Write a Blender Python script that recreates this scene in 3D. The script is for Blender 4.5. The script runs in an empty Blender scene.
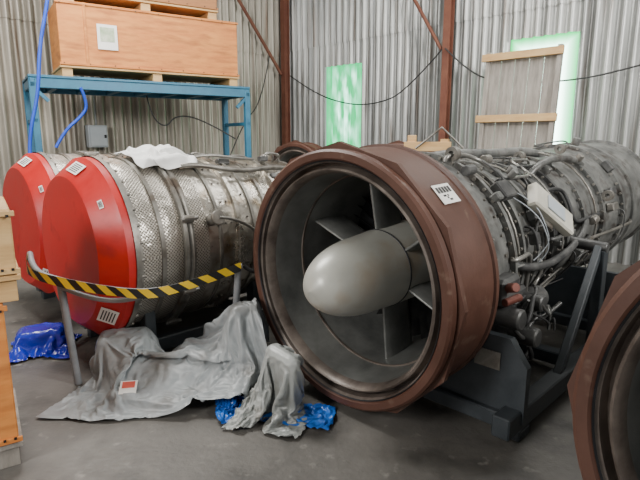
import bpy, bmesh, math, random
from mathutils import Vector, Matrix, noise, Euler
random.seed(7)
D=bpy.data; C=bpy.context
S2=math.sqrt(.5)
# ------------------------------------------------------------ materials
def newmat(name):
    m=D.materials.new(name); m.use_nodes=True
    nt=m.node_tree; b=nt.nodes['Principled BSDF']
    return m,nt,b
def N(nt,t,**kw):
    n=nt.nodes.new(t)
    for k,v in kw.items(): setattr(n,k,v)
    return n
def mat(name,c1,c2=None,rough=.5,metal=0,scale=4,stretch=(1,1,1),bump=.0,bscale=40,bdist=.01,lo=.35,hi=.65,rvar=.15,c3=None,s3=12,lo3=.62,hi3=.72,c4=None,s4=5,lo4=.6,hi4=.62):
    m,nt,b=newmat(name); L=nt.links
    tc=N(nt,'ShaderNodeTexCoord'); mp=N(nt,'ShaderNodeMapping'); mp.inputs['Scale'].default_value=stretch
    L.new(tc.outputs['Object'],mp.inputs['Vector'])
    nz=N(nt,'ShaderNodeTexNoise'); nz.inputs['Scale'].default_value=scale; nz.inputs['Detail'].default_value=8; nz.inputs['Roughness'].default_value=.65
    L.new(mp.outputs[0],nz.inputs['Vector'])
    r=N(nt,'ShaderNodeValToRGB'); r.color_ramp.elements[0].position=lo; r.color_ramp.elements[1].position=hi
    r.color_ramp.elements[0].color=(*c1,1); r.color_ramp.elements[1].color=(*(c2 or c1),1)
    L.new(nz.outputs['Fac'],r.inputs[0]); out=r.outputs[0]
    for (cc,ss,lo_,hi_) in ((c3,s3,lo3,hi3),(c4,s4,lo4,hi4)):
        if not cc: continue
        n3=N(nt,'ShaderNodeTexNoise'); n3.inputs['Scale'].default_value=ss; n3.inputs['Detail'].default_value=6
        L.new(mp.outputs[0],n3.inputs['Vector'])
        mr=N(nt,'ShaderNodeMapRange'); mr.inputs[1].default_value=lo_; mr.inputs[2].default_value=hi_
        L.new(n3.outputs['Fac'],mr.inputs[0])
        mx=N(nt,'ShaderNodeMix',data_type='RGBA'); L.new(mr.outputs[0],mx.inputs['Factor'])
        L.new(out,mx.inputs[6]); mx.inputs[7].default_value=(*cc,1); out=mx.outputs[2]
    L.new(out,b.inputs['Base Color'])
    b.inputs['Metallic'].default_value=metal
    mr=N(nt,'ShaderNodeMapRange'); mr.inputs[3].default_value=max(0,rough-rvar); mr.inputs[4].default_value=min(1,rough+rvar)
    L.new(nz.outputs['Fac'],mr.inputs[0]); L.new(mr.outputs[0],b.inputs['Roughness'])
    if bump:
        n2=N(nt,'ShaderNodeTexNoise'); n2.inputs['Scale'].default_value=bscale; n2.inputs['Detail'].default_value=5
        L.new(mp.outputs[0],n2.inputs['Vector'])
        bp=N(nt,'ShaderNodeBump'); bp.inputs['Strength'].default_value=bump; bp.inputs['Distance'].default_value=bdist
        L.new(n2.outputs['Fac'],bp.inputs['Height']); L.new(bp.outputs[0],b.inputs['Normal'])
    return m
M={}
M['floor']=mat('concrete_floor',(.068,.064,.058),(.15,.141,.127),rough=.52,scale=1.1,bump=.3,bscale=30,c3=(.033,.031,.028),s3=1.8,lo3=.5,hi3=.68,c4=(.22,.21,.19),s4=9,lo4=.62,hi4=.75)
M['wallR']=mat('galvanised_sheet',(.16,.165,.16),(.50,.505,.485),rough=.38,metal=.5,scale=1.2,stretch=(5,5,.3),c3=(.10,.075,.055),s3=2.2,lo3=.55,hi3=.75)
M['wallL']=mat('galvanised_sheet_aged',(.22,.2,.165),(.5,.465,.395),rough=.46,metal=.4,scale=1.2,stretch=(5,5,.3),c3=(.13,.085,.055),s3=2.2,lo3=.55,hi3=.75)
M['ceil']=mat('ceiling_sheet',(.2,.2,.19),(.3,.3,.28),rough=.7)
M['rust']=mat('red_oxide_steel',(.14,.045,.027),(.2,.08,.048),rough=.7,scale=5,bump=.1)
M['brown']=mat('brown_intake_paint',(.064,.026,.016),(.1,.044,.029),rough=.5,scale=3,c3=(.18,.125,.09),s3=9,lo3=.62,hi3=.8,bump=.08)
M['lip']=mat('intake_lip_worn',(.08,.062,.052),(.25,.21,.18),rough=.4,metal=.3,scale=4)
M['duct']=mat('duct_grey',(.12,.125,.12),(.27,.275,.26),rough=.34,metal=.4,scale=2.5,bump=.04)
M['bullet']=mat('nose_bullet_grey',(.40,.40,.36),(.48,.48,.43),rough=.38,metal=.15,scale=2,c3=(.36,.26,.16),s3=3,lo3=.55,hi3=.8)
M['dark']=mat('dark_steel',(.015,.016,.018),(.035,.035,.038),rough=.5,metal=.5)
M['case']=mat('engine_casing',(.095,.098,.095),(.25,.25,.235),rough=.45,metal=.45,scale=6,bump=.15,c3=(.06,.048,.04),s3=8,lo3=.54,hi3=.7)
M['case2']=mat('engine_casing_dark',(.045,.045,.046),(.13,.13,.125),rough=.48,metal=.45,scale=7,bump=.15)
M['silver']=mat('foil_insulation',(.33,.31,.27),(.56,.525,.465),rough=.3,metal=.8,scale=4,bump=.6,bscale=9,bdist=.03,c3=(.2,.145,.085),s3=6,lo3=.52,hi3=.72)
M['silver2']=mat('bare_metal_dull',(.15,.142,.125),(.31,.295,.265),rough=.42,metal=.6,scale=5,bump=.1,c3=(.09,.068,.05),s3=6,lo3=.54,hi3=.72)
M['foil2']=mat('foil_insulation_dull',(.2,.185,.16),(.4,.375,.335),rough=.35,metal=.75,scale=5,bump=.5,bscale=8,bdist=.025,c3=(.12,.085,.06),s3=5,lo3=.52,hi3=.72)
M['pipe']=mat('pipe_steel',(.2,.195,.18),(.32,.31,.285),rough=.4,metal=.65)
M['red']=mat('red_cover',(.42,.008,.007),(.52,.014,.011),rough=.42,scale=3,c3=(.25,.01,.01),s3=6,lo3=.58,hi3=.8,bump=.05)
M['ply']=mat('plywood_orange',(.54,.175,.034),(.68,.275,.065),rough=.6,scale=2.2,stretch=(1,1,5),c3=(.34,.10,.022),s3=2.6,lo3=.48,hi3=.75)
M['plyd']=mat('plywood_dark',(.30,.12,.038),(.40,.175,.06),rough=.6,scale=3,stretch=(1,1,5))
M['pine']=mat('pine_board',(.48,.28,.11),(.62,.41,.185),rough=.6,scale=3,stretch=(1,1,6))
M['pineold']=mat('weathered_wood',(.2,.18,.155),(.36,.33,.29),rough=.75,scale=3,stretch=(5,5,.8))
M['teal']=mat('blue_rack_paint',(.02,.115,.2),(.032,.165,.26),rough=.45,scale=5)
M['stand']=mat('stand_blue_black',(.02,.026,.031),(.048,.056,.062),rough=.45,scale=4,bump=.05)
M['greyp']=mat('grey_painted_tube',(.17,.18,.19),(.27,.28,.29),rough=.45)
M['tarp']=mat('grey_tarp',(.24,.26,.27),(.34,.365,.37),rough=.4,scale=3,c3=(.16,.158,.148),s3=4,lo3=.52,hi3=.7,bump=.1,bscale=25)
M['tarp2']=mat('silver_tarp',(.235,.248,.24),(.33,.345,.33),rough=.38,scale=3,c3=(.165,.16,.14),s3=5,lo3=.52,hi3=.7,bump=.1,bscale=25)
M['blue']=mat('blue_tarp',(.006,.07,.34),(.01,.13,.5),rough=.35,scale=5,bump=.1)
M['blued']=mat('blue_plastic_dark',(.008,.012,.24),(.012,.03,.42),rough=.25,scale=5,bump=.1)
M['hose']=mat('blue_hose',(.01,.06,.5),(.02,.09,.6),rough=.4)
M['white']=mat('white_cloth',(.7,.7,.68),(.82,.82,.8),rough=.8,bump=.1)
M['paper']=mat('paper_label',(.78,.77,.72),(.85,.84,.8),rough=.7)
M['ink']=mat('label_ink',(.03,.03,.03),(.06,.06,.06),rough=.7)
M['greenp']=mat('label_green',(.25,.36,.2),(.6,.62,.5),rough=.7,scale=9)
M['inkred']=mat('label_red',(.6,.08,.05),(.7,.12,.08),rough=.6)
M['cable']=mat('black_cable',(.02,.02,.02),(.04,.04,.04),rough=.6)
M['boxg']=mat('electrical_box_grey',(.38,.42,.45),(.45,.48,.5),rough=.5)
M['cream']=mat('cream_unit',(.46,.44,.37),(.58,.56,.48),rough=.5,scale=6)
M['brass']=mat('rusty_fitting',(.10,.028,.018),(.16,.05,.035),rough=.55,metal=.3,scale=10)
def perf():
    m,nt,b=newmat('perforated_heat_shield'); L=nt.links
    uv=N(nt,'ShaderNodeUVMap'); v=N(nt,'ShaderNodeTexVoronoi'); v.inputs['Scale'].default_value=58; v.inputs['Randomness'].default_value=0
    mp=N(nt,'ShaderNodeMapping'); mp.inputs['Rotation'].default_value=(0,0,math.radians(45)); L.new(uv.outputs[0],mp.inputs[0])
    L.new(mp.outputs[0],v.inputs['Vector'])
    mr=N(nt,'ShaderNodeMapRange'); mr.inputs[1].default_value=.2; mr.inputs[2].default_value=.42
    L.new(v.outputs['Distance'],mr.inputs[0])
    r=N(nt,'ShaderNodeMix',data_type='RGBA'); r.inputs[6].default_value=(.15,.135,.11,1); r.inputs[7].default_value=(.50,.465,.41,1)
    L.new(mr.outputs[0],r.inputs['Factor']); L.new(r.outputs[2],b.inputs['Base Color'])
    b.inputs['Metallic'].default_value=.75; b.inputs['Roughness'].default_value=.33
    n2=N(nt,'ShaderNodeTexNoise'); n2.inputs['Scale'].default_value=7; n2.inputs['Detail'].default_value=3; L.new(uv.outputs[0],n2.inputs['Vector'])
    b2=N(nt,'ShaderNodeBump'); b2.inputs['Strength'].default_value=.6; b2.inputs['Distance'].default_value=.035; L.new(n2.outputs['Fac'],b2.inputs['Height'])
    bp=N(nt,'ShaderNodeBump'); bp.inputs['Strength'].default_value=.5; bp.inputs['Distance'].default_value=.006
    L.new(mr.outputs[0],bp.inputs['Height']); L.new(b2.outputs[0],bp.inputs['Normal']); L.new(bp.outputs[0],b.inputs['Normal'])
    return m
M['perf']=perf()
def tapemat():
    m,nt,b=newmat('hazard_tape'); L=nt.links
    uv=N(nt,'ShaderNodeUVMap'); sp=N(nt,'ShaderNodeSeparateXYZ'); L.new(uv.outputs[0],sp.inputs[0])
    a=N(nt,'ShaderNodeMath',operation='ADD'); L.new(sp.outputs[0],a.inputs[0]); L.new(sp.outputs[1],a.inputs[1])
    f=N(nt,'ShaderNodeMath',operation='MULTIPLY'); f.inputs[1].default_value=8.0; L.new(a.outputs[0],f.inputs[0])
    g=N(nt,'ShaderNodeMath',operation='FRACT'); L.new(f.outputs[0],g.inputs[0])
    h=N(nt,'ShaderNodeMath',operation='GREATER_THAN'); h.inputs[1].default_value=.5; L.new(g.outputs[0],h.inputs[0])
    r=N(nt,'ShaderNodeMix',data_type='RGBA'); r.inputs[6].default_value=(.75,.5,.02,1); r.inputs[7].default_value=(.015,.015,.015,1)
    L.new(h.outputs[0],r.inputs['Factor']); L.new(r.outputs[2],b.inputs['Base Color']); b.inputs['Roughness'].default_value=.4
    return m
M['tape']=tapemat()
def winmat(name,green,core,ew,strength):
    m,nt,b=newmat(name); L=nt.links
    uv=N(nt,'ShaderNodeUVMap'); sp=N(nt,'ShaderNodeSeparateXYZ'); L.new(uv.outputs[0],sp.inputs[0])
    def edge(o,w):
        a=N(nt,'ShaderNodeMath',operation='SUBTRACT'); a.inputs[1].default_value=.5; L.new(o,a.inputs[0])
        c=N(nt,'ShaderNodeMath',operation='ABSOLUTE'); L.new(a.outputs[0],c.inputs[0])
        d=N(nt,'ShaderNodeMapRange'); d.inputs[1].default_value=.5; d.inputs[2].default_value=.5-w; L.new(c.outputs[0],d.inputs[0]); return d.outputs[0]
    e1=edge(sp.outputs[0],ew); e2=edge(sp.outputs[1],ew*.5)
    mn=N(nt,'ShaderNodeMath',operation='MINIMUM'); L.new(e1,mn.inputs[0]); L.new(e2,mn.inputs[1])
    mp=N(nt,'ShaderNodeMapping'); mp.inputs['Scale'].default_value=(1.6,.8,1); L.new(uv.outputs[0],mp.inputs[0])
    nz=N(nt,'ShaderNodeTexNoise'); nz.inputs['Scale'].default_value=4; L.new(mp.outputs[0],nz.inputs['Vector'])
    mr=N(nt,'ShaderNodeMapRange'); mr.inputs[1].default_value=.4; mr.inputs[2].default_value=.7; L.new(nz.outputs['Fac'],mr.inputs[0])
    if ew<.4: mr.inputs[1].default_value=.0; mr.inputs[2].default_value=.3
    mu=N(nt,'ShaderNodeMath',operation='MULTIPLY'); L.new(mn.outputs[0],mu.inputs[0]); L.new(mr.outputs[0],mu.inputs[1])
    pw=N(nt,'ShaderNodeMath',operation='POWER'); pw.inputs[1].default_value=1.3 if ew>.4 else 2.2; L.new(mu.outputs[0],pw.inputs[0])
    r=N(nt,'ShaderNodeMix',data_type='RGBA'); r.inputs[6].default_value=(*green,1); r.inputs[7].default_value=(*core,1)
    L.new(pw.outputs[0],r.inputs['Factor'])
    L.new(r.outputs[2],b.inputs['Emission Color']); b.inputs['Emission Strength'].default_value=strength
    b.inputs['Base Color'].default_value=(.0,.05,.02,1)
    return m
M['win1']=winmat('fibreglass_window_green',(.0,1.25,.36),(4.0,7.0,5.8),.5,1.0)
M['win2']=winmat('fibreglass_window_white',(.0,1.9,.38),(10,13,11.5),.27,1.1)

# ------------------------------------------------------------ helpers
def link(o,parent=None):
    C.scene.collection.objects.link(o)
    if parent: o.parent=parent
    return o
def empty(name,loc=(0,0,0),rot=(0,0,0),parent=None):
    o=D.objects.new(name,None); o.empty_display_size=.2; o.location=loc; o.rotation_euler=rot
    return link(o,parent)
def meshobj(name,verts,faces,m,parent=None,smooth=False,uvs=None,loc=(0,0,0),rot=(0,0,0)):
    me=D.meshes.new(name); me.from_pydata([tuple(v) for v in verts],[],faces); me.update()
    if uvs:
        ul=me.uv_layers.new(name='UVMap')
        for p in me.polygons:
            for li,vi in zip(p.loop_indices,p.vertices): ul.data[li].uv=uvs[vi]
    if smooth:
        for p in me.polygons: p.use_smooth=True
    me.materials.append(m)
    o=D.objects.new(name,me); o.location=loc; o.rotation_euler=rot
    return link(o,parent)
def box(name,size,loc,m,parent=None,rot=(0,0,0),bev=.004):
    bm=bmesh.new(); bmesh.ops.create_cube(bm,size=1)
    for v in bm.verts: v.co=Vector((v.co.x*size[0],v.co.y*size[1],v.co.z*size[2]))
    if bev>0: bmesh.ops.bevel(bm,geom=bm.edges[:],offset=min(bev,min(size)*.3),segments=1,affect='EDGES')
    me=D.meshes.new(name); bm.to_mesh(me); bm.free(); me.materials.append(m)
    o=D.objects.new(name,me); o.location=loc; o.rotation_euler=rot
    return link(o,parent)
def boxes(name,lst,m,parent=None,bev=.004,loc=(0,0,0),rot=(0,0,0)):
    bm=bmesh.new()
    for it in lst:
        s,l=it[0],it[1]; R=it[2] if len(it)>2 else Matrix.Identity(3)
        if isinstance(R,tuple): R=Euler(R).to_matrix()
        T=Matrix.Translation(l)@R.to_4x4()@Matrix.Diagonal((*s,1))
        bmesh.ops.create_cube(bm,size=1,matrix=T)
    if bev>0: bmesh.ops.bevel(bm,geom=bm.edges[:],offset=bev,segments=1,affect='EDGES')
    me=D.meshes.new(name); bm.to_mesh(me); bm.free(); me.materials.append(m)
    o=D.objects.new(name,me); o.location=loc; o.rotation_euler=rot
    return link(o,parent)
def lathe(name,prof,m,parent=None,seg=72,smooth=True,sharp=35,loc=(0,0,0),rot=(0,0,0)):
    verts=[];faces=[];L=[0]
    for i in range(1,len(prof)): L.append(L[-1]+math.dist(prof[i],prof[i-1]))
    R=max(r for x,r in prof)
    n=seg
    for x,r in prof:
        for j in range(n):
            a=2*math.pi*j/n; verts.append((x,-r*math.cos(a),r*math.sin(a)))
    uvl=[]
    for i in range(len(prof)-1):
        for j in range(n):
            k=(j+1)%n
            faces.append((i*n+j,(i+1)*n+j,(i+1)*n+k,i*n+k))
            u0=2*math.pi*R*j/n;u1=2*math.pi*R*(j+1)/n
            uvl+= [(u0,L[i]),(u0,L[i+1]),(u1,L[i+1]),(u1,L[i])]
    me=D.meshes.new(name); me.from_pydata(verts,[],faces)
    ul=me.uv_layers.new(name='UVMap')
    for i,u in enumerate(uvl): ul.data[i].uv=u
    me.materials.append(m)
    bm=bmesh.new(); bm.from_mesh(me); bmesh.ops.recalc_face_normals(bm,faces=bm.faces)
    if smooth:
        for f in bm.faces: f.smooth=True
        for e in bm.edges:
            if len(e.link_faces)==2 and e.calc_face_angle(0)>math.radians(sharp): e.smooth=False
    bm.to_mesh(me); bm.free()
    o=D.objects.new(name,me); o.location=loc; o.rotation_euler=rot
    return link(o,parent)
def tube(name,pts,r,m,parent=None,smooth=True,res=3,cyc=False):
    cu=D.curves.new(name,'CURVE'); cu.dimensions='3D'; cu.bevel_depth=r; cu.bevel_resolution=res; cu.use_fill_caps=True
    if smooth and len(pts)>2:
        sp=cu.splines.new('NURBS'); sp.points.add(len(pts)-1)
        for p,q in zip(sp.points,pts): p.co=(*q,1)
        sp.order_u=3; sp.use_endpoint_u=True; sp.resolution_u=6
    else:
        sp=cu.splines.new('POLY'); sp.points.add(len(pts)-1)
        for p,q in zip(sp.points,pts): p.co=(*q,1)
    sp.use_cyclic_u=cyc
    cu.materials.append(m)
    o=D.objects.new(name,cu); return link(o,parent)
def P(x,r,deg):
    a=math.radians(deg); return Vector((x,-r*math.cos(a),r*math.sin(a)))
def bolts(name,rings,m,parent,size=.011,axial=True):
    bm=bmesh.new()
    for x,r,c in rings:
        for j in range(c):
            d=360*j/c; p=P(x,r,d)
            if axial: R=Matrix.Rotation(math.pi/2,4,'Y')
            else: R=Vector((0,-math.cos(math.radians(d)),math.sin(math.radians(d)))).to_track_quat('Z','Y').to_matrix().to_4x4()
            bmesh.ops.create_cone(bm,cap_ends=True,segments=6,radius1=size,radius2=size*.9,depth=size*2.2,matrix=Matrix.Translation(p)@R)
    me=D.meshes.new(name); bm.to_mesh(me); bm.free(); me.materials.append(m)
    return link(D.objects.new(name,me),parent)
def cyl(name,p0,p1,r,m,parent=None,seg=20):
    p0=Vector(p0);p1=Vector(p1);d=p1-p0;h=d.length
    b=min(r*.15,h*.15)
    o=lathe(name,[(0,0.0001),(0,r-b),(b,r),(h-b,r),(h,r-b),(h,.0001)],m,parent,seg=seg,sharp=30)
    o.location=p0; o.rotation_mode='QUATERNION'; o.rotation_quaternion=d.to_track_quat('X','Z')
    return o
def surf_label(name,x,r,deg,w,h,parent,style='text',rotz=0):
    a=math.radians(deg)
    n=Vector((0,-math.cos(a),math.sin(a))); 
    X=Vector((1,0,0)); Y=n.cross(X); R=Matrix((X,Y,n)).transposed()
    R=R@Matrix.Rotation(math.radians(rotz),3,'Z')
    e=box(name,(w,h,.003),P(x,r,deg),M['paper'],parent,bev=0); e.rotation_euler=R.to_euler()
    rnd=random.Random(len(name)+int(deg))
    l=[]
    if style=='text':
        for i in range(5):
            ww=w*rnd.uniform(.5,.8); l.append(((ww,h*.08,.002),(-(w*.85-ww)/2,h*(.36-.18*i),.0025)))
    else:
        l+= [((w*.12,h*.3,.002),(-w*.35+i*w*.17,h*.2,.0025)) for i in range(5)]
        for i in range(6):
            for j in range(3):
                if rnd.random()<.6: l.append(((w*.07,h*.09,.002),(-w*.2+i*w*.075,-h*.1-j*h*.11,.0025)))
    boxes(name+'_print',l,M['ink'],e,bev=0)
    return e
def body_of(root):
    return [c for c in root.children if c.name.startswith('engine_body')][0]

# ------------------------------------------------------------ room
meshobj('floor',[(-14,-6,0),(14,-6,0),(14,14,0),(-14,14,0)],[(0,1,2,3)],M['floor'])
Cc=Vector((-.75,11.3,0))
PITCH=.155
def corrugated(name,p0,dirv,nrm,length,z0,z1,m,openings=()):
    pitch=PITCH; amp=.038; n=int(length/pitch*10)
    cols=[length*i/n for i in range(n+1)]
    for (s0,s1,_,_) in openings:
        cols=[c for c in cols if abs(c-s0)>.006 and abs(c-s1)>.006]+[s0,s1]
    cols.sort()
    zs=sorted(set([z0,z1]+[z for o in openings for z in o[2:4]]))
    vs=[];fs=[]
    for z in zs:
        for c in cols:
            p=Vector(p0)+dirv*c+nrm*(amp*math.cos(2*math.pi*c/pitch)); vs.append((p.x,p.y,z))
    w=len(cols)
    for i in range(len(zs)-1):
        for j in range(w-1):
            zm=(zs[i]+zs[i+1])/2; cm=(cols[j]+cols[j+1])/2
            if any(o[0]<cm<o[1] and o[2]<zm<o[3] for o in openings): continue
            fs.append((i*w+j,i*w+j+1,(i+1)*w+j+1,(i+1)*w+j))
    return meshobj(name,vs,fs,m,smooth=True)
dR=Vector((S2,-S2,0)); nR=Vector((-S2,-S2,0))
dL=Vector((-S2,-S2,0)); nL=Vector((S2,-S2,0))
def sR(x): return (x-Cc.x)/S2
W1=(sR(.115),sR(.76),1.38,2.95); W2=(sR(2.72),sR(3.38),1.2,2.98)
corrugated('wall_right',Cc,dR,nR,14,0,5.2,M['wallR'],[W1,W2])
corrugated('wall_left',Cc,dL,nL,14,0,5.2,M['wallL'])
corrugated('wall_right_upper_sheets',Cc+nR*.014,dR,nR,14,3.35,5.2,M['wallR'])
corrugated('wall_left_upper_sheets',Cc+nL*.014,dL,nL,14,3.25,5.2,M['wallL'])
for i,(w,mm) in enumerate(((W1,'win1'),(W2,'win2'))):
    n=40; vs=[];uv=[];fs=[]
    for k,z in enumerate((w[2]-.03,w[3]+.03)):
        for j in range(n+1):
            s=w[0]-.03+(w[1]-w[0]+.06)*j/n
            p=Cc+dR*s-nR*.04+nR*(.02*math.cos(2*math.pi*s/PITCH)); vs.append((p.x,p.y,z)); uv.append((j/n,k))
    for j in range(n): fs.append((j,j+1,n+2+j,n+1+j))
    meshobj('window_%d'%(i+1),vs,fs,M[mm],smooth=True,uvs=uv)
c0=Cc; c1=Cc+dR*14; c2=Cc+dR*14+dL*14; c3=Cc+dL*14
meshobj('ceiling',[(p.x,p.y,5.2) for p in (c0,c1,c2,c3)],[(0,1,2,3)],M['ceil'])
def hbeam(name,p,ang,w,z0,z1,m,parent=None):
    h=z1-z0; zc=(z0+z1)/2
    return boxes(name,[((w,.015,h),(0,-w/2,0)),((w,.015,h),(0,w/2,0)),((.012,w,h),(0,0,0))],m,parent,bev=0,loc=(p[0],p[1],zc),rot=(0,0,ang))
hbeam('steel_column',(-.70,11.0),math.radians(-45),.12,0,5.18,M['rust'])
hbeam('steel_column',(1.95,8.36),math.radians(-45),.11,0,5.18,M['rust'])
hbeam('steel_column',(5.9,4.4),math.radians(-45),.15,0,5.18,M['rust'])
tube('steel_brace',[(-.78,10.95,2.88),(-1.52,10.28,4.15),(-1.95,9.88,4.9)],.032,M['rust'],smooth=False)
tube('steel_brace',[(1.87,8.42,2.95),(1.5,8.79,3.75),(.9,9.39,5.0)],.028,M['rust'],smooth=False)
tube('hanging_cable',[(-.6,10.93,2.85),(-.1,10.4,2.45),(.55,9.74,2.2),(1.0,9.28,2.2),(1.4,8.9,2.35),(1.85,8.3,2.93)],.011,M['cable'])
tube('hanging_cable',[(1.9,8.3,2.95),(2.2,8.0,2.55),(2.6,7.68,2.38),(3.3,6.97,2.33),(3.85,6.42,2.47),(5.8,4.4,3.0)],.011,M['cable'])
tube('hanging_cable',[(-1.0,10.75,3.2),(-1.15,10.6,2.3),(-1.5,10.3,1.9),(-1.75,10.05,1.2)],.011,M['cable'])
eb=empty('electrical_box',(-3.50,8.32,1.64),(0,0,math.radians(45)))
box('cabinet',(.3,.12,.34),(0,0,0),M['boxg'],eb,bev=.01); box('cabinet_door',(.26,.02,.3),(0,-.07,0),M['boxg'],eb,bev=.006)
box('latch',(.03,.02,.05),(.1,-.085,0),M['dark'],eb); tube('conduit',[(0,0,.17),(0,0,3.4)],.014,M['greyp'],eb)

# ------------------------------------------------------------ jet engine with brown intake
def intake(parent):
    lathe('intake_cowl',[(.015,.685),(.0,.70),(0,.735),(.012,.748),(.05,.748),(.055,.738),(.43,.738),(.435,.752),(.465,.752),(.465,.60)],M['brown'],parent,seg=96)
    lathe('intake_flange',[(.06,.70),(.06,.785),(.09,.785),(.09,.70)],M['brown'],parent,seg=12,smooth=False)
    lathe('intake_seam',[(.012,.692),(.004,.688),(.01,.682)],M['dark'],parent,seg=96)
    lathe('intake_lip',[(.02,.69),(.03,.675),(.09,.668),(.095,.655),(.03,.645),(.022,.635),(.04,.62),(.09,.612)],M['lip'],parent,seg=96)
    lathe('intake_duct',[(.09,.612),(.2,.60),(.35,.585),(.6,.575),(.85,.565)],M['duct'],parent,seg=96)
    lathe('seam_ring',[(.3,.592),(.3,.582),(.315,.582),(.315,.592)],M['lip'],parent,seg=96)
    lathe('compressor_face',[(.84,.57),(.84,.001)],M['dark'],parent,seg=48)
    pr=[]
    L=.42;R=.228
    for i in range(21):
        t=i/20; pr.append((-.19+L*t, max(.0005,R*math.sqrt(max(0,1-(1-t)**2)))))
    pr+=[(.40,.24),(.72,.248),(.83,.248)]
    lathe('nose_bullet',pr,M['bullet'],parent,seg=64)
    lathe('bullet_seam',[(.395,.24),(.397,.2435),(.405,.2435),(.407,.24)],M['dark'],parent,seg=64)
    for i in range(6):
        d=-92+60*i+8
        vs=[];fs=[];n=14
        for rr in (.22,.59):
            ch=.26 if rr<.3 else .3
            for k in range(n):
                t=2*math.pi*k/n
                x=.53+ch/2*math.cos(t); y=.022*math.sin(t)*(1.0 if math.cos(t)<0 else .7)
                a=math.radians(d)
                er=Vector((0,-math.cos(a),math.sin(a))); et=Vector((0,math.sin(a),math.cos(a)))
                vs.append(er*rr+et*y+Vector((x,0,0)))
        for k in range(n): fs.append((k,(k+1)%n,n+(k+1)%n,n+k))
        meshobj('strut_%d'%(i+1),vs,fs,M['duct'],parent,smooth=True)
    vs=[];fs=[]
    for i in range(44):
        a=2*math.pi*i/44
        er=Vector((0,-math.cos(a),math.sin(a))); et=Vector((0,math.sin(a),math.cos(a)))
        b=len(vs)
        for rr in (.24,.57):
            vs.append(er*rr+Vector((.75,0,0))); vs.append(er*rr+et*.03+Vector((.83,0,0)))
        fs.append((b,b+1,b+3,b+2))
    meshobj('guide_vanes',vs,fs,M['case2'],parent)
def stand(root,L,zc=.8,tall=.56,hw=.92):
    for idx,x in enumerate((.49,L*.62)):
        n=24; rr=.66 if idx==0 else .56; cz=zc+(0 if idx==0 else .05*x)
        pts=[(-hw,.10),(hw,.10),(hw,tall-.14),(hw-.1,tall)]
        a0=math.asin((tall-cz)/rr)
        for i in range(n+1):
            a=a0+(-math.pi-2*a0)*i/n
            pts.append((rr*math.cos(a),cz+rr*math.sin(a)))
        pts+=[(-hw+.1,tall),(-hw,tall-.14)]
        bm=bmesh.new(); vv=[bm.verts.new((x,p[0],max(.1,p[1]))) for p in pts]; f=bm.faces.new(vv)
        e=bmesh.ops.extrude_face_region(bm,geom=[f]); 
        for v in e['geom']:
            if isinstance(v,bmesh.types.BMVert): v.co.x+=.05
        bmesh.ops.recalc_face_normals(bm,faces=bm.faces)
        me=D.meshes.new('saddle'); bm.to_mesh(me); bm.free(); me.materials.append(M['stand'])
        link(D.objects.new('saddle_plate_%d'%(idx+1),me),root)
    l=[]; ys=hw-.06
    for y in (-ys,ys):
        l.append(((L-.2,.1,.12),((L+.5)/2,y,.12)))
        l.append(((.08,.08,.5),(L*.62+.3,y,.35)))
    for x in (.5,L*.4,L*.62,L+.3): l.append(((.1,ys*2,.09),(x,0,.1)))
    for x in (.55,L*.62,L+.2):
        for y in (-ys,ys): l.append(((.14,.1,.06),(x,y,.03)))
    boxes('base_frame',l,M['stand'],root,bev=.008)
    for s in (-1,1):
        y=s*(hw-.06)
        A=Vector((1.1,y,.14)); B=Vector((1.93,s*(hw-.14),.84)); d=B-A
        o=box('diagonal_brace',(d.length,.05,.075),(A+B)/2,M['stand'],root,bev=.006); o.rotation_euler=d.to_track_quat('X','Z').to_euler()
        cyl('trunnion',(1.93,s*(hw-.08),.84),(1.93,s*.46,.86),.04,M['case2'],root)
        box('trunnion_post',(.09,.07,.72),(1.93,s*(hw-.12),.46),M['stand'],root)
    box('data_plate',(.004,.15,.1),(.485,-.7,.42),M['silver2'],root,bev=0)
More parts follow.
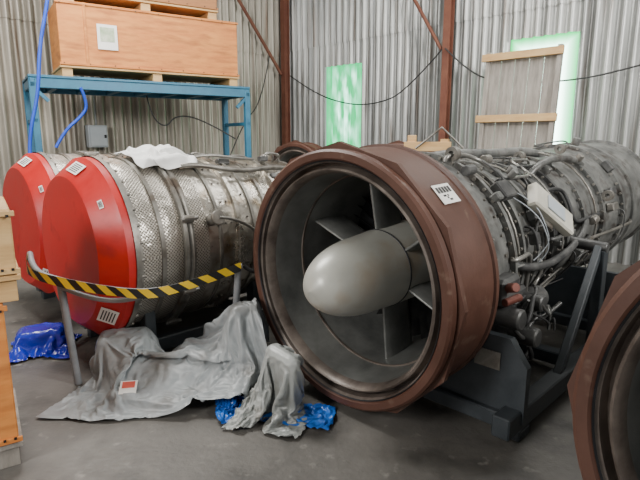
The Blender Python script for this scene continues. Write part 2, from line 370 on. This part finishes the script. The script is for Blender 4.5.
def jet_engine(loc,yaw,L=4.45,zc=.8,tilt=2.6,detail=True,seed=1,hw=.92):
    rnd=random.Random(seed)
    root=empty('jet_engine',(loc[0],loc[1],0),(0,0,math.radians(yaw)))
    b=empty('engine_body',(0,0,zc),(0,-math.radians(tilt),0),root)
    intake(b)
    stand(root,L-.6,zc,hw=hw,tall=.56 if hw>.8 else .45)
    lathe('front_casing',[(.46,.70),(.52,.70),(.52,.675),(.55,.665),(.80,.65),(.80,.685),(.83,.685),(.83,.63)],M['case'],b)
    lathe('compressor_casing_a',[(.83,.625),(1.05,.60),(1.05,.625),(1.08,.625),(1.08,.59),(1.35,.555),(1.35,.585),(1.385,.585),(1.385,.53)],M['case'],b)
    lathe('compressor_casing_b',[(1.385,.545),(1.7,.52),(1.7,.55),(1.73,.55),(1.73,.51),(2.05,.50),(2.05,.53),(2.09,.53)],M['case2'],b)
    lathe('combustor_casing',[(2.09,.51),(2.3,.53),(2.3,.555),(2.34,.555),(2.34,.54),(2.7,.54),(2.7,.57),(2.76,.57),(2.76,.56),(3.1,.58),(3.1,.61),(3.15,.61)],M['case'],b)
    e=L
    lathe('turbine_casing',[(3.15,.59),(3.4,.59),(3.4,.61),(3.44,.61),(3.44,.59),(e-.3,.57),(e-.3,.6),(e-.26,.6),(e-.26,.55),(e,.5),(e,.35),(e-.1,.33),(e-.1,.001)],M['case'],b)
    bolts('flange_bolts',[(.795,.67,48),(1.04,.61,44),(1.34,.57,44),(1.69,.535,40),(2.04,.515,40),(2.29,.545,44),(2.69,.56,44),(3.09,.6,40)],M['silver2'],b,size=.011)
    bolts('cowl_rivets',[(.49,.70,40),(.62,.662,36),(.74,.655,36)],M['silver2'],b,size=.009,axial=False)
    if not detail: return root
    bolts('vane_spigots',[(.93,.615,26),(1.0,.605,26),(1.16,.585,26),(1.25,.575,26),(1.48,.54,26),(1.6,.53,26)],M['silver2'],b,size=.012,axial=False)
    for x,r in ((.965,.63),(1.54,.56),(2.5,.575)):
        pts=[P(x,r,360*i/36) for i in range(36)]
        tube('manifold_ring',pts,.009,M['silver2'],b,smooth=False,cyc=True)
    prof=[(.5,.70),(.8,.68),(1.4,.58),(2.1,.53),(2.7,.57),(3.1,.6),(4.5,.6)]
    def rad(x):
        for (a,ra),(c,rc) in zip(prof,prof[1:]):
            if a<=x<=c: return ra+(rc-ra)*(x-a)/(c-a)
        return .55
    for i in range(17):
        x0=rnd.uniform(.6,2.4); x=x0; a=rnd.uniform(-65,100); pts=[]
        off=rnd.uniform(.02,.06)
        pts.append(P(x,rad(x)-.01,a))
        for k in range(rnd.randint(3,5)):
            pts.append(P(x,rad(x)+off,a))
            if rnd.random()<.6: x+=rnd.uniform(.15,.5)
            else: a+=rnd.choice((-1,1))*rnd.uniform(10,30)
            x=min(x,3.9)
        pts.append(P(x,rad(x)+off,a)); pts.append(P(x,rad(x)-.01,a))
        tube('fuel_pipe_%d'%i,pts,rnd.choice((.006,.008,.011,.014)),M[rnd.choice(('silver2','case2','case2','pipe','cable'))],b,res=2)
    for i in range(30):
        x=rnd.uniform(.6,3.1); a=rnd.uniform(-55,85); r=rad(x)+.015
        n=Vector((0,-math.cos(math.radians(a)),math.sin(math.radians(a))))
        if i%3:
            o=box('valve_block_%d'%i,(rnd.uniform(.05,.16),rnd.uniform(.04,.12),.06),P(x,r,a),M[rnd.choice(('silver2','case2','case','case'))],b,bev=.008)
            X=Vector((1,0,0)); o.rotation_euler=Matrix((X,n.cross(X),n)).transposed().to_euler()
        else:
            t=Vector((1,0,0)) if rnd.random()<.5 else n
            p=P(x,r+.03,a)
            cyl('actuator_%d'%i,p,p+t*rnd.uniform(.05,.12),rnd.uniform(.02,.035),M[rnd.choice(('silver2','case','case2'))],b)
    gb=[]
    gb.append(((.42,.2,.34),(.78,-.58,-.28)))
    gb.append(((.3,.26,.2),(1.15,-.5,-.36)))
    gb.append(((.2,.16,.16),(.66,-.66,-.06)))
    boxes('accessory_gearbox',gb,M['case2'],b,bev=.02)
    for i,(p,q,r,mm) in enumerate([((.62,-.68,-.2),(.62,-.82,-.2),.06,'case2'),((.8,-.66,-.36),(.8,-.84,-.36),.055,'case2'),((.95,-.66,-.2),(.95,-.8,-.2),.05,'case2'),
            ((.62,-.7,-.04),(.56,-.8,.0),.026,'brass'),((1.1,-.6,-.3),(1.35,-.6,-.3),.08,'case2'),((1.15,-.55,-.48),(1.15,-.7,-.5),.05,'case'),((.72,-.66,-.48),(.72,-.7,-.58),.07,'dark'),((.56,-.74,-.1),(.7,-.76,-.1),.022,'brass')]):
        cyl('pump_%d'%i,p,q,r,M[mm],b)
    for i in range(16):
        y=-.66-rnd.random()*.14
        p=[(rnd.uniform(.55,1.1),y,rnd.uniform(-.5,-.05))]
        for k in range(4): p.append((p[-1][0]+rnd.uniform(-.05,.2),y-rnd.uniform(-.08,.05),min(.02,p[-1][2]+rnd.uniform(-.14,.14))))
        tube('hose_%d'%i,p,rnd.choice((.007,.01,.014)),M[rnd.choice(('cable','cable','case','case2','case2'))],b,res=2)
    def onsurf(o,deg,rz=0):
        n=(P(0,1,deg)); X=Vector((1,0,0)); o.rotation_euler=(Matrix((X,n.cross(X),n)).transposed()@Matrix.Rotation(math.radians(rz),3,'Z')).to_euler()
    o=box('control_unit',(.46,.17,.07),P(1.42,.68,24),M['cream'],b,bev=.012); onsurf(o,24,-38)
    o=box('control_unit_plate',(.2,.1,.012),P(1.42,.72,24),M['boxg'],b,bev=.003); onsurf(o,24,-38)
    o=box('control_unit_bracket',(.1,.24,.07),P(1.42,.63,24),M['silver2'],b,bev=.006); onsurf(o,24,-38)
    for i in range(2):
        a=18+i*5
        tube('wire_%d'%i,[P(1.15+i*.04,.62,a+20),P(1.18+i*.04,.70,a+8),P(1.25,.70,a-8),P(1.32+i*.03,.66,a-18),P(1.25,.6,a-26)],.004,M['boxg'],b,res=1)
    tube('bleed_duct',[P(.9,.60,102),P(1.2,.66,102),P(1.9,.60,94),P(2.4,.6,88),P(2.6,.54,84)],.035,M['case'],b)
    tube('bleed_duct_b',[P(1.9,.5,60),P(2.0,.62,62),P(2.5,.64,58),P(2.8,.56,55)],.028,M['case'],b)
    tube('side_duct',[P(.9,.62,2),P(1.0,.70,-2),P(1.7,.64,-8),P(2.2,.62,4),P(2.4,.52,10)],.026,M['case2'],b)
    for x,a in ((.82,70),(2.07,80),(2.74,75),(2.74,20)):
        lathe('lifting_lug',[(-.02,.02),(-.02,.045),(.02,.045),(.02,.02),(-.02,.02)],M['silver2'],b,seg=20,loc=P(x,rad(x)+.04,a))
    return root
main=jet_engine((.08,2.83),45,seed=5)
surf_label('inventory_label',.28,.743,44,.15,.12,body_of(main),style='code')
je2=jet_engine((1.33,1.0),45,L=3.7,tilt=0,seed=9,detail=False,hw=.62)
je3=jet_engine((.90,6.25),45,L=3.7,tilt=0,seed=3,detail=False,hw=.7); je3.scale=(.6,1,1)
je4=jet_engine((-.38,7.5),45,L=3.7,tilt=0,seed=4,detail=False,hw=.7); je4.scale=(.6,1,1)

# ------------------------------------------------------------ red-covered engines
def red_engine(loc,yaw,zc=.83,L=2.5,seed=2):
    rnd=random.Random(seed)
    root=empty('covered_jet_engine',(loc[0],loc[1],0),(0,0,math.radians(yaw)))
    b=empty('engine_body',(0,0,zc),(0,0,0),root)
    lathe('red_cover',[(0,.0005),(-.012,.25),(0,.52),(.018,.54),(.12,.622),(.14,.645),(.195,.645),(.195,.62)],M['red'],b,seg=80,sharp=25)
    lathe('front_flange',[(.19,.655),(.225,.655),(.225,.63),(.25,.63)],M['silver2'],b)
    lathe('perforated_shield',[(.24,.625),(.27,.632),(.35,.634),(.38,.628),(.41,.628),(.44,.634),(.52,.634),(.55,.625)],M['perf'],b,seg=96)
    lathe('clamp_band_a',[(.38,.62),(.38,.642),(.41,.642),(.41,.62)],M['silver2'],b)
    lathe('clamp_band_b',[(.55,.61),(.55,.655),(.575,.66),(.59,.64),(.61,.66),(.63,.655),(.63,.61)],M['silver2'],b)
    lathe('casing_a',[(.63,.615),(.68,.622),(.97,.62),(1.02,.61),(1.02,.64),(1.05,.64),(1.05,.60)],M['silver'],b)
    lathe('perforated_shield_b',[(.64,.626),(.76,.626)],M['perf'],b,seg=96)
    lathe('casing_b',[(1.05,.59),(1.5,.575),(1.5,.61),(1.54,.61),(1.54,.57)],M['silver'],b)
    lathe('casing_c',[(1.54,.56),(1.9,.54),(1.9,.57),(1.94,.57),(1.94,.53),(2.3,.5),(L,.38),(L,.001)],M['foil2'],b)
    for x,r in ((.86,.625),(1.2,.592),(1.35,.588),(1.7,.56)):
        lathe('band_strap',[(x-.012,r-.01),(x-.012,r+.008),(x+.012,r+.008),(x+.012,r-.01)],M['silver2'],b)
    bolts('flange_bolts',[(.235,.645,36),(1.035,.625,44),(1.52,.595,40),(1.92,.56,40)],M['silver2'],b,size=.011)
    bolts('casing_rivets',[(.92,.622,24),(.97,.620,24),(1.15,.592,20),(1.44,.583,20)],M['silver2'],b,size=.009,axial=False)
    for a in (70,20,-25,-60):
        box('latch_%d'%a,(.09,.05,.04),P(.59,.67,a),M['silver2'],b,rot=(math.radians(a-90),0,0),bev=.008)
        cyl('latch_pin_%d'%a,P(.53,.68,a),P(.66,.68,a),.014,M['pipe'],b,seg=10)
    cyl('boss_a',P(.80,.6,18),P(.80,.70,18),.04,M['silver2'],b); cyl('boss_b',P(.80,.70,18),P(.80,.73,18),.055,M['silver2'],b)
    tube('line_a',[P(.72,.66,60),P(.8,.70,58),P(1.2,.67,50),P(1.6,.64,58),P(1.9,.58,60)],.02,M['silver2'],b)
    tube('line_b',[P(.85,.64,75),P(1.0,.69,72),P(1.3,.66,68),P(1.5,.63,72)],.013,M['pipe'],b)
    tube('line_c',[P(.80,.73,18),P(1.0,.72,16),P(1.3,.66,-5),P(1.52,.62,-8)],.012,M['pipe'],b)
    tube('line_d',[P(1.1,.6,-20),P(1.12,.68,-22),P(1.5,.66,-30),P(1.8,.6,-20)],.016,M['cable'],b)
    for i in range(8):
        x=rnd.uniform(1.1,1.85); a=rnd.uniform(-20,100)
        box('bracket_%d'%i,(rnd.uniform(.05,.12),.06,.05),P(x,.60,a),M[rnd.choice(('silver2','case2','silver'))],b,rot=(math.radians(a-90),0,0),bev=.008)
        x2=min(x+.3,1.9)
        tube('small_line_%d'%i,[P(x,.6,a),P(x,.65,a),P(x2,.64,a+rnd.uniform(-15,15)),P(x2,.56,a)],.008,M['pipe'],b,res=2)
    def cone_label(nm,deg,w,h,mm='paper'):
        a=math.radians(deg); n0=Vector((-.62,-math.cos(a)*.78,math.sin(a)*.78)).normalized()
        T=Vector((0,math.sin(a),math.cos(a))); R=Matrix((T,n0.cross(T),n0)).transposed()
        e=box(nm,(w,h,.003),P(.07,.581,deg)+n0*.006,M[mm],b,bev=0); e.rotation_euler=R.to_euler()
        boxes(nm+'_print',[((w*.7,h*.07,.002),(0,h*(.32-.16*i),.0025)) for i in range(5)],M['ink'],e,bev=0)
    cone_label('cover_label_top',80,.17,.09); cone_label('cover_label_low',-42,.15,.12)
    cone_label('cover_tag',38,.06,.03)
    l=[((L-.3,.08,.1),(L/2+.05,-.42,.14)),((L-.3,.08,.1),(L/2+.05,.42,.14))]
    for x in (.35,1.3,2.1): l+= [((.08,.92,.08),(x,0,.14)),((.08,.1,.28),(x,-.42,.3)),((.08,.1,.28),(x,.42,.3))]
    for x in (.3,2.1):
        for y in (-.42,.42): l.append(((.12,.06,.1),(x,y,.05)))
    boxes('transport_cradle',l,M['stand'],root,bev=.006)
    return root
r1=red_engine((-1.77,3.57),45)
r2=red_engine((-2.70,4.62),45,seed=6)
def drape(name,parent,x0,x1,y0,y1,r,m,seed,amp=.04,nx=50,ny=50):
    vs=[];fs=[]
    for i in range(nx+1):
        for j in range(ny+1):
            u=i/nx;v=j/ny
            x=x0+(x1-x0)*u; a=y0+(y1-y0)*v
            wob=noise.noise(Vector((u*3+seed,v*3,0)))*.1
            nn=noise.noise(Vector((x*7+seed,a*.09,1)))+.4
            n2=noise.noise(Vector((x*16+seed,a*.2,5)))+.3
            ed=min(1,8*min(u,1-u,v,1-v))
            vs.append(P(x+wob,r+.012+(amp*max(0,nn)+amp*.4*max(0,n2))*ed,a+wob*60))
    for i in range(nx):
        for j in range(ny):
            q=i*(ny+1)+j; fs.append((q,q+1,q+ny+2,q+ny+1))
    return meshobj(name,vs,fs,m,parent,smooth=True)
drape('white_cloth',body_of(r1),.42,.85,58,100,.66,M['white'],3,amp=.07)

# ------------------------------------------------------------ guard rail with hazard tape
gr=empty('guard_rail',(0,0,0))
rail=[(-1.93,3.38,.85),(-1.82,3.18,.79),(-1.62,3.10,.745),(-1.3,3.08,.69),(-1.05,3.1,.665),(-.8,3.2,.70),(-.52,3.36,.77)]
tube('rail_tube',rail,.02,M['greyp'],gr)
tube('rail_leg',[(-1.62,3.13,.74),(-1.61,3.22,.0)],.024,M['greyp'],gr,smooth=False)
tube('rail_leg_b',[(-.54,3.35,.77),(-.62,3.42,.02)],.022,M['greyp'],gr,smooth=False)
tube('rail_lower',[(-1.62,3.12,.70),(-1.45,3.12,.62),(-1.2,3.12,.60),(-1.1,3.14,.64)],.016,M['greyp'],gr)
def catm(p,t):
    n=len(p)-1; f=t*n; i=min(int(f),n-1); f-=i
    g=lambda k:Vector(p[max(0,min(n,k))])
    a,b_,c,d=g(i-1),g(i),g(i+1),g(i+2)
    return .5*((2*b_)+(c-a)*f+(2*a-5*b_+4*c-d)*f*f+(3*b_-a-3*c+d)*f**3)
vs=[];fs=[];uv=[];n=90;l=0;pp=None
for i in range(n+1):
    p=catm(rail,i/n)
    if pp: l+=(p-pp).length
    pp=p.copy()
    tw=.35*math.sin(i*.23)+.2*math.sin(i*.61)
    for s in (-1,1):
        vs.append(p+Vector((0,-.028+.012*tw*s,.003+s*.03))); uv.append((l,.0325*s))
for i in range(n): fs.append((2*i,2*i+2,2*i+3,2*i+1))
meshobj('hazard_tape',vs,fs,M['tape'],gr,smooth=True,uvs=uv)

# ------------------------------------------------------------ tarps (cloth simulation, then frozen to meshes)
colliders=[]
def collider(o,th=.008):
    md=o.modifiers.new('col','COLLISION'); o.collision.thickness_outer=th; o.collision.cloth_friction=20
    colliders.append(o); return o
tmpm=M['dark']
collider(meshobj('tmp_floor',[(-5,0,0),(3,0,0),(3,7,0),(-5,7,0)],[(0,1,2,3)],tmpm))
def cblock(size,loc,rot=(0,0,0)):
    return collider(box('tmp_block',size,loc,tmpm,None,rot=rot,bev=.02))
cblock((.28,.12,.54),(-.55,3.26,.27),(0,0,.3))
cblock((.5,.3,.25),(-.75,3.3,.12),(0,0,.3))
cblock((.8,.34,.03),(-.95,2.98,.14),(math.radians(26),math.radians(2),math.radians(-9)))
cblock((.7,.24,.16),(-1.1,3.22,.08),(0,0,-.1))
cblock((.3,.2,.30),(-1.45,3.36,.15),(0,0,.3))
cblock((.22,.05,.40),(-.27,2.84,.20),(0,math.radians(12),math.radians(-45)))
cblock((1.5,.06,1.5),(.10,2.85,.75),(0,0,math.radians(-45)))   # face of the intake ring
cblock((.3,.2,.16),(-2.15,3.8,.08),(0,0,.4))
def cloth(name,cx,cy,w,h,z,ang,m,seed,nx,ny,grow=.18,amp=.05,bend=.3):
    vs=[];fs=[]
    ca,sa=math.cos(ang),math.sin(ang)
    for i in range(nx+1):
        for j in range(ny+1):
            x=(i/nx-.5)*w; y=(j/ny-.5)*h
            e=noise.noise(Vector((x*2+seed,y*2,seed)))*.1
            q=Vector((x*5+seed,y*5,seed))
            dz=noise.noise(q)*amp+noise.noise(q*2.7)*amp*.4
            x2=x+e; y2=y+e*.5
            vs.append((cx+x2*ca-y2*sa,cy+x2*sa+y2*ca,z+dz))
    for i in range(nx):
        for j in range(ny):
            q=i*(ny+1)+j; fs.append((q,q+ny+1,q+ny+2,q+1))
    o=meshobj(name,vs,fs,m,smooth=True)
    md=o.modifiers.new('cloth','CLOTH'); s=md.settings
    s.quality=5; s.mass=.25; s.tension_stiffness=25; s.compression_stiffness=25; s.shear_stiffness=8; s.bending_stiffness=bend
    s.air_damping=1.5; s.shrink_min=-grow; s.shrink_max=-grow
    c=md.collision_settings; c.use_collision=True; c.distance_min=.006; c.use_self_collision=True; c.self_distance_min=.006; c.collision_quality=2
    md.point_cache.frame_start=1; md.point_cache.frame_end=60
    return o
cl=[cloth('grey_tarp',-1.00,3.13,1.40,.86,.62,.03,M['tarp'],3.1,104,64,grow=.17,amp=.08),
    cloth('silver_tarp',-.30,2.82,.84,.62,.49,math.radians(-45),M['tarp2'],8.3,72,54,grow=.12,amp=.05,bend=.3),
    cloth('blue_tarp',-.55,2.98,.50,.34,.06,.2,M['blue'],5.5,50,34,grow=.22,amp=.04),
    cloth('blue_tarp',-.16,2.70,.40,.28,.06,-.2,M['blue'],9.5,40,28,grow=.22,amp=.04),
    cloth('blue_plastic_sheet',-2.15,3.78,.50,.46,.25,.3,M['blued'],6.5,46,42,grow=.3,amp=.08)]
sc=C.scene; sc.frame_start=1; sc.frame_end=60
for f in range(1,42): sc.frame_set(f)
dg=C.evaluated_depsgraph_get(); frozen=[]
for o in cl: frozen.append(D.meshes.new_from_object(o.evaluated_get(dg)))
# final resting places (horizontal centre of each sheet)
targets=[None,None,(-.56,2.97),(-.12,2.79),None]
shift=[(.12,-.02),(.03,-.02),None,None,(0,0)]
for o,me,tg,sh in zip(cl,frozen,targets,shift):
    o.modifiers.clear(); o.data=me
    if tg:
        cx=sum(v.co.x for v in me.vertices)/len(me.vertices); cy=sum(v.co.y for v in me.vertices)/len(me.vertices)
        sh=(tg[0]-cx,tg[1]-cy)
    for v in me.vertices: v.co.x+=sh[0]; v.co.y+=sh[1]
    me.update()
    for p_ in me.polygons: p_.use_smooth=True
    sd=o.modifiers.new('smooth','SUBSURF'); sd.levels=1; sd.render_levels=1
for o in colliders: D.objects.remove(o)
sc.frame_set(1)
gb=empty('warning_label',(-1.20,2.86,.155),(math.radians(26),math.radians(2),math.radians(-9)))
box('sticker',(.10,.1,.003),(0,0,.0),M['paper'],gb,bev=0); box('sticker_print',(.075,.05,.003),(0,.018,.0015),M['inkred'],gb,bev=0)
bpy.context.view_layer.update()
gt=cl[0]; hit,loc_,nor_,_i=gt.ray_cast(Vector((-1.16,2.92,2)),Vector((0,0,-1)))
if hit:
    if nor_.z<0: nor_=-nor_
    gb.location=loc_+nor_*.012; gb.rotation_euler=nor_.to_track_quat('Z','Y').to_euler()

# ------------------------------------------------------------ rack with crates
RA=Vector((.837,.547,0)); ry=math.atan2(.547,.837)
rack=empty('storage_rack',(-3.43,6.36,0),(0,0,ry))
RL=2.87;RD=.9;RZ=2.32
l=[]
for x in (0.04,RL-.04):
    for y in (.04,RD-.04): l.append(((.08,.08,RZ-.05),(x,y,(RZ-.05)/2)))
for y in (.04,RD-.04): 
    l.append(((RL,.06,.12),(RL/2,y,RZ-.06))); 
for x in (.04,RL-.04): l+= [((.06,RD,.10),(x,RD/2,RZ-.06)),((.05,RD,.05),(x,RD/2,RZ-.5)),((.05,RD,.05),(x,RD/2,.5))]
for i in range(7): l.append(((.06,RD-.1,.05),(.3+i*.38,RD/2,RZ-.09)))
boxes('rack_frame',l,M['teal'],rack,bev=.006)
l=[((.2,.04,.04),(.13,.04,RZ-.2),(0,math.radians(45),0)),((.2,.04,.04),(RL-.13,.04,RZ-.2),(0,math.radians(-45),0))]
boxes('rack_gussets',l,M['teal'],rack,bev=0)
box('rack_deck',(RL,RD,.03),(RL/2,RD/2,RZ+.015),M['teal'],rack)
def crate(name,size,loc,yaw,m,frame=None,parent=None,skid=True):
    sx,sy,sz=size; r=empty(name,loc,(0,0,yaw),parent); h0=.13 if skid else 0
    box('panel_body',(sx-.03,sy-.03,sz-h0),(sx/2,sy/2,h0+(sz-h0)/2),m,r,bev=.006)
    l=[]
    if skid:
        for x in (.08,sx/2,sx-.08): l.append(((.12,sy-.06,.1),(x,sy/2,.05)))
        l.append(((sx,sy-.02,.025),(sx/2,sy/2,.1175)))
        boxes('skids',l,M['pine'] if frame is None else frame,r,bev=.003)
    f=[((.03,.012,sz-h0),(sx*.135,.01,h0+(sz-h0)/2)),((sx,.014,.025),(sx/2,.008,sz-.02)),((sx,.014,.025),(sx/2,.008,h0+.02))]
    boxes('edge_battens',f,m,r,bev=.002)
    bm=[]
    for x in [i*sx/8+.05 for i in range(9)]:
        for z in (h0+.03,sz-.03): bm.append(((.012,.006,.012),(min(x,sx-.03),.0,z)))
    boxes('nails',bm,M['dark'],r,bev=0)
    return r
def rk(s,d,z): 
    q=Vector((-3.43,6.36,0))+RA*s+Vector((-.547,.837,0))*d; return (q.x,q.y,z)
c1=crate('wooden_crate',(2.36,.85,.88),rk(.36,.03,RZ+.032),ry,M['ply'])
box('crate_label',(.24,.004,.30),(.57,.0,.50),M['paper'],c1,bev=0); box('crate_label_print',(.17,.004,.17),(.57,-.003,.53),M['greenp'],c1,bev=0)
c2=crate('wooden_crate',(2.0,.7,.55),rk(.45,.08,RZ+.915),ry,M['plyd'])
yw=math.radians(33)
s1=crate('wooden_crate',(1.0,.7,.84),(-1.465-math.cos(yw),2.33-math.sin(yw),0),yw,M['ply'],frame=M['pineold'])
s2=crate('wooden_crate',(.98,.68,.44),(-1.40-math.cos(yw)*.98,2.36-math.sin(yw)*.98,.845),yw,M['pine'])
tube('air_hose',[(-2.9,6.1,3.5),(-2.98,6.1,3.1),(-3.12,6.08,2.6),(-3.18,6.08,2.1),(-3.3,6.05,1.7),(-3.35,6.05,1.3),(-3.3,6.0,.9)],.02,M['hose'])
tube('air_hose',[(-2.85,6.42,2.2),(-2.8,6.5,2.0),(-2.9,6.45,1.85),(-3.05,6.35,1.7),(-3.15,6.3,1.5)],.018,M['hose'])
tube('power_cord',[rk(1.5,.5,2.2),rk(1.55,.5,1.9),rk(1.75,.5,1.75),rk(1.9,.5,1.95),rk(2.3,.5,1.9),rk(2.75,.3,1.6)],.01,M['cable'])

# ------------------------------------------------------------ leaning panel
lp=empty('wooden_pallet_panel',(2.22,7.56,0),(math.radians(-5),0,math.radians(-45)))
boxes('panel_boards',[((.99/5-.01,.03,2.75),(.1+.99/5*i,.02,1.375)) for i in range(5)],M['pineold'],lp,bev=.004)
boxes('side_rails',[((.06,.07,2.8),(.02,-.01,1.4)),((.06,.07,2.8),(1.0,-.01,1.4))],M['pineold'],lp,bev=.004)
boxes('cross_battens',[((1.12,.04,.1),(.5,-.06,2.72)),((1.14,.04,.1),(.5,-.06,1.88)),((1.1,.04,.1),(.5,-.06,1.0)),((1.1,.04,.1),(.5,-.06,.2))],M['pine'],lp,bev=.004)
wf=empty('wooden_frame',(1.0,5.75,0),(0,0,math.radians(-20)))
boxes('frame_boards',[((.09,.05,1.64),(0,0,.82)),((.09,.05,1.60),(.35,0,.80)),((.5,.03,.1),(.17,-.03,1.52)),((.5,.03,.08),(.17,-.03,.4))],M['pine'],wf)
tube('frame_rod',[(.05,-.05,1.50),(.32,-.05,1.72),(.55,-.05,1.5)],.012,M['silver2'],wf,smooth=False)

# ------------------------------------------------------------ lights, world, camera
w=D.worlds.new('World'); C.scene.world=w; w.use_nodes=True
bg=w.node_tree.nodes['Background']; bg.inputs[0].default_value=(.97,.98,1,1); bg.inputs[1].default_value=.6
def area(name,loc,target,sx,sy,e,col):
    l=D.lights.new(name,'AREA'); l.shape='RECTANGLE'; l.size=sx; l.size_y=sy; l.energy=e; l.color=col
    o=D.objects.new(name,l); o.location=loc; o.rotation_euler=(Vector(target)-Vector(loc)).to_track_quat('-Z','Y').to_euler(); link(o)
area('overhead_fill_light',(-2.3,4.9,5.1),(-1.6,5.0,0),1.6,2.2,470,(1,.98,.94))  # area lamp added under the closed ceiling for top light, no roof opening
area('hangar_door_daylight',(-4.5,-1.5,3.6),(0,5,1.0),1.6,2.0,350,(1,.97,.93))
area('hangar_door_daylight_b',(5.5,-.5,4.2),(1,6,1.4),1.6,2.0,560,(1,.98,.95))
area('wall_area_light',(2.5,5.4,5.1),(2,7.5,1.0),4,.8,230,(1,.99,.96))  # area lamp below the closed ceiling, aimed at the right wall
cam=D.cameras.new('camera'); cam.lens=29.25; cam.sensor_width=36; cam.clip_start=.05
co=D.objects.new('camera',cam); co.location=(0,0,1.6); co.rotation_euler=(math.radians(90-11),0,0); link(co)
C.scene.camera=co
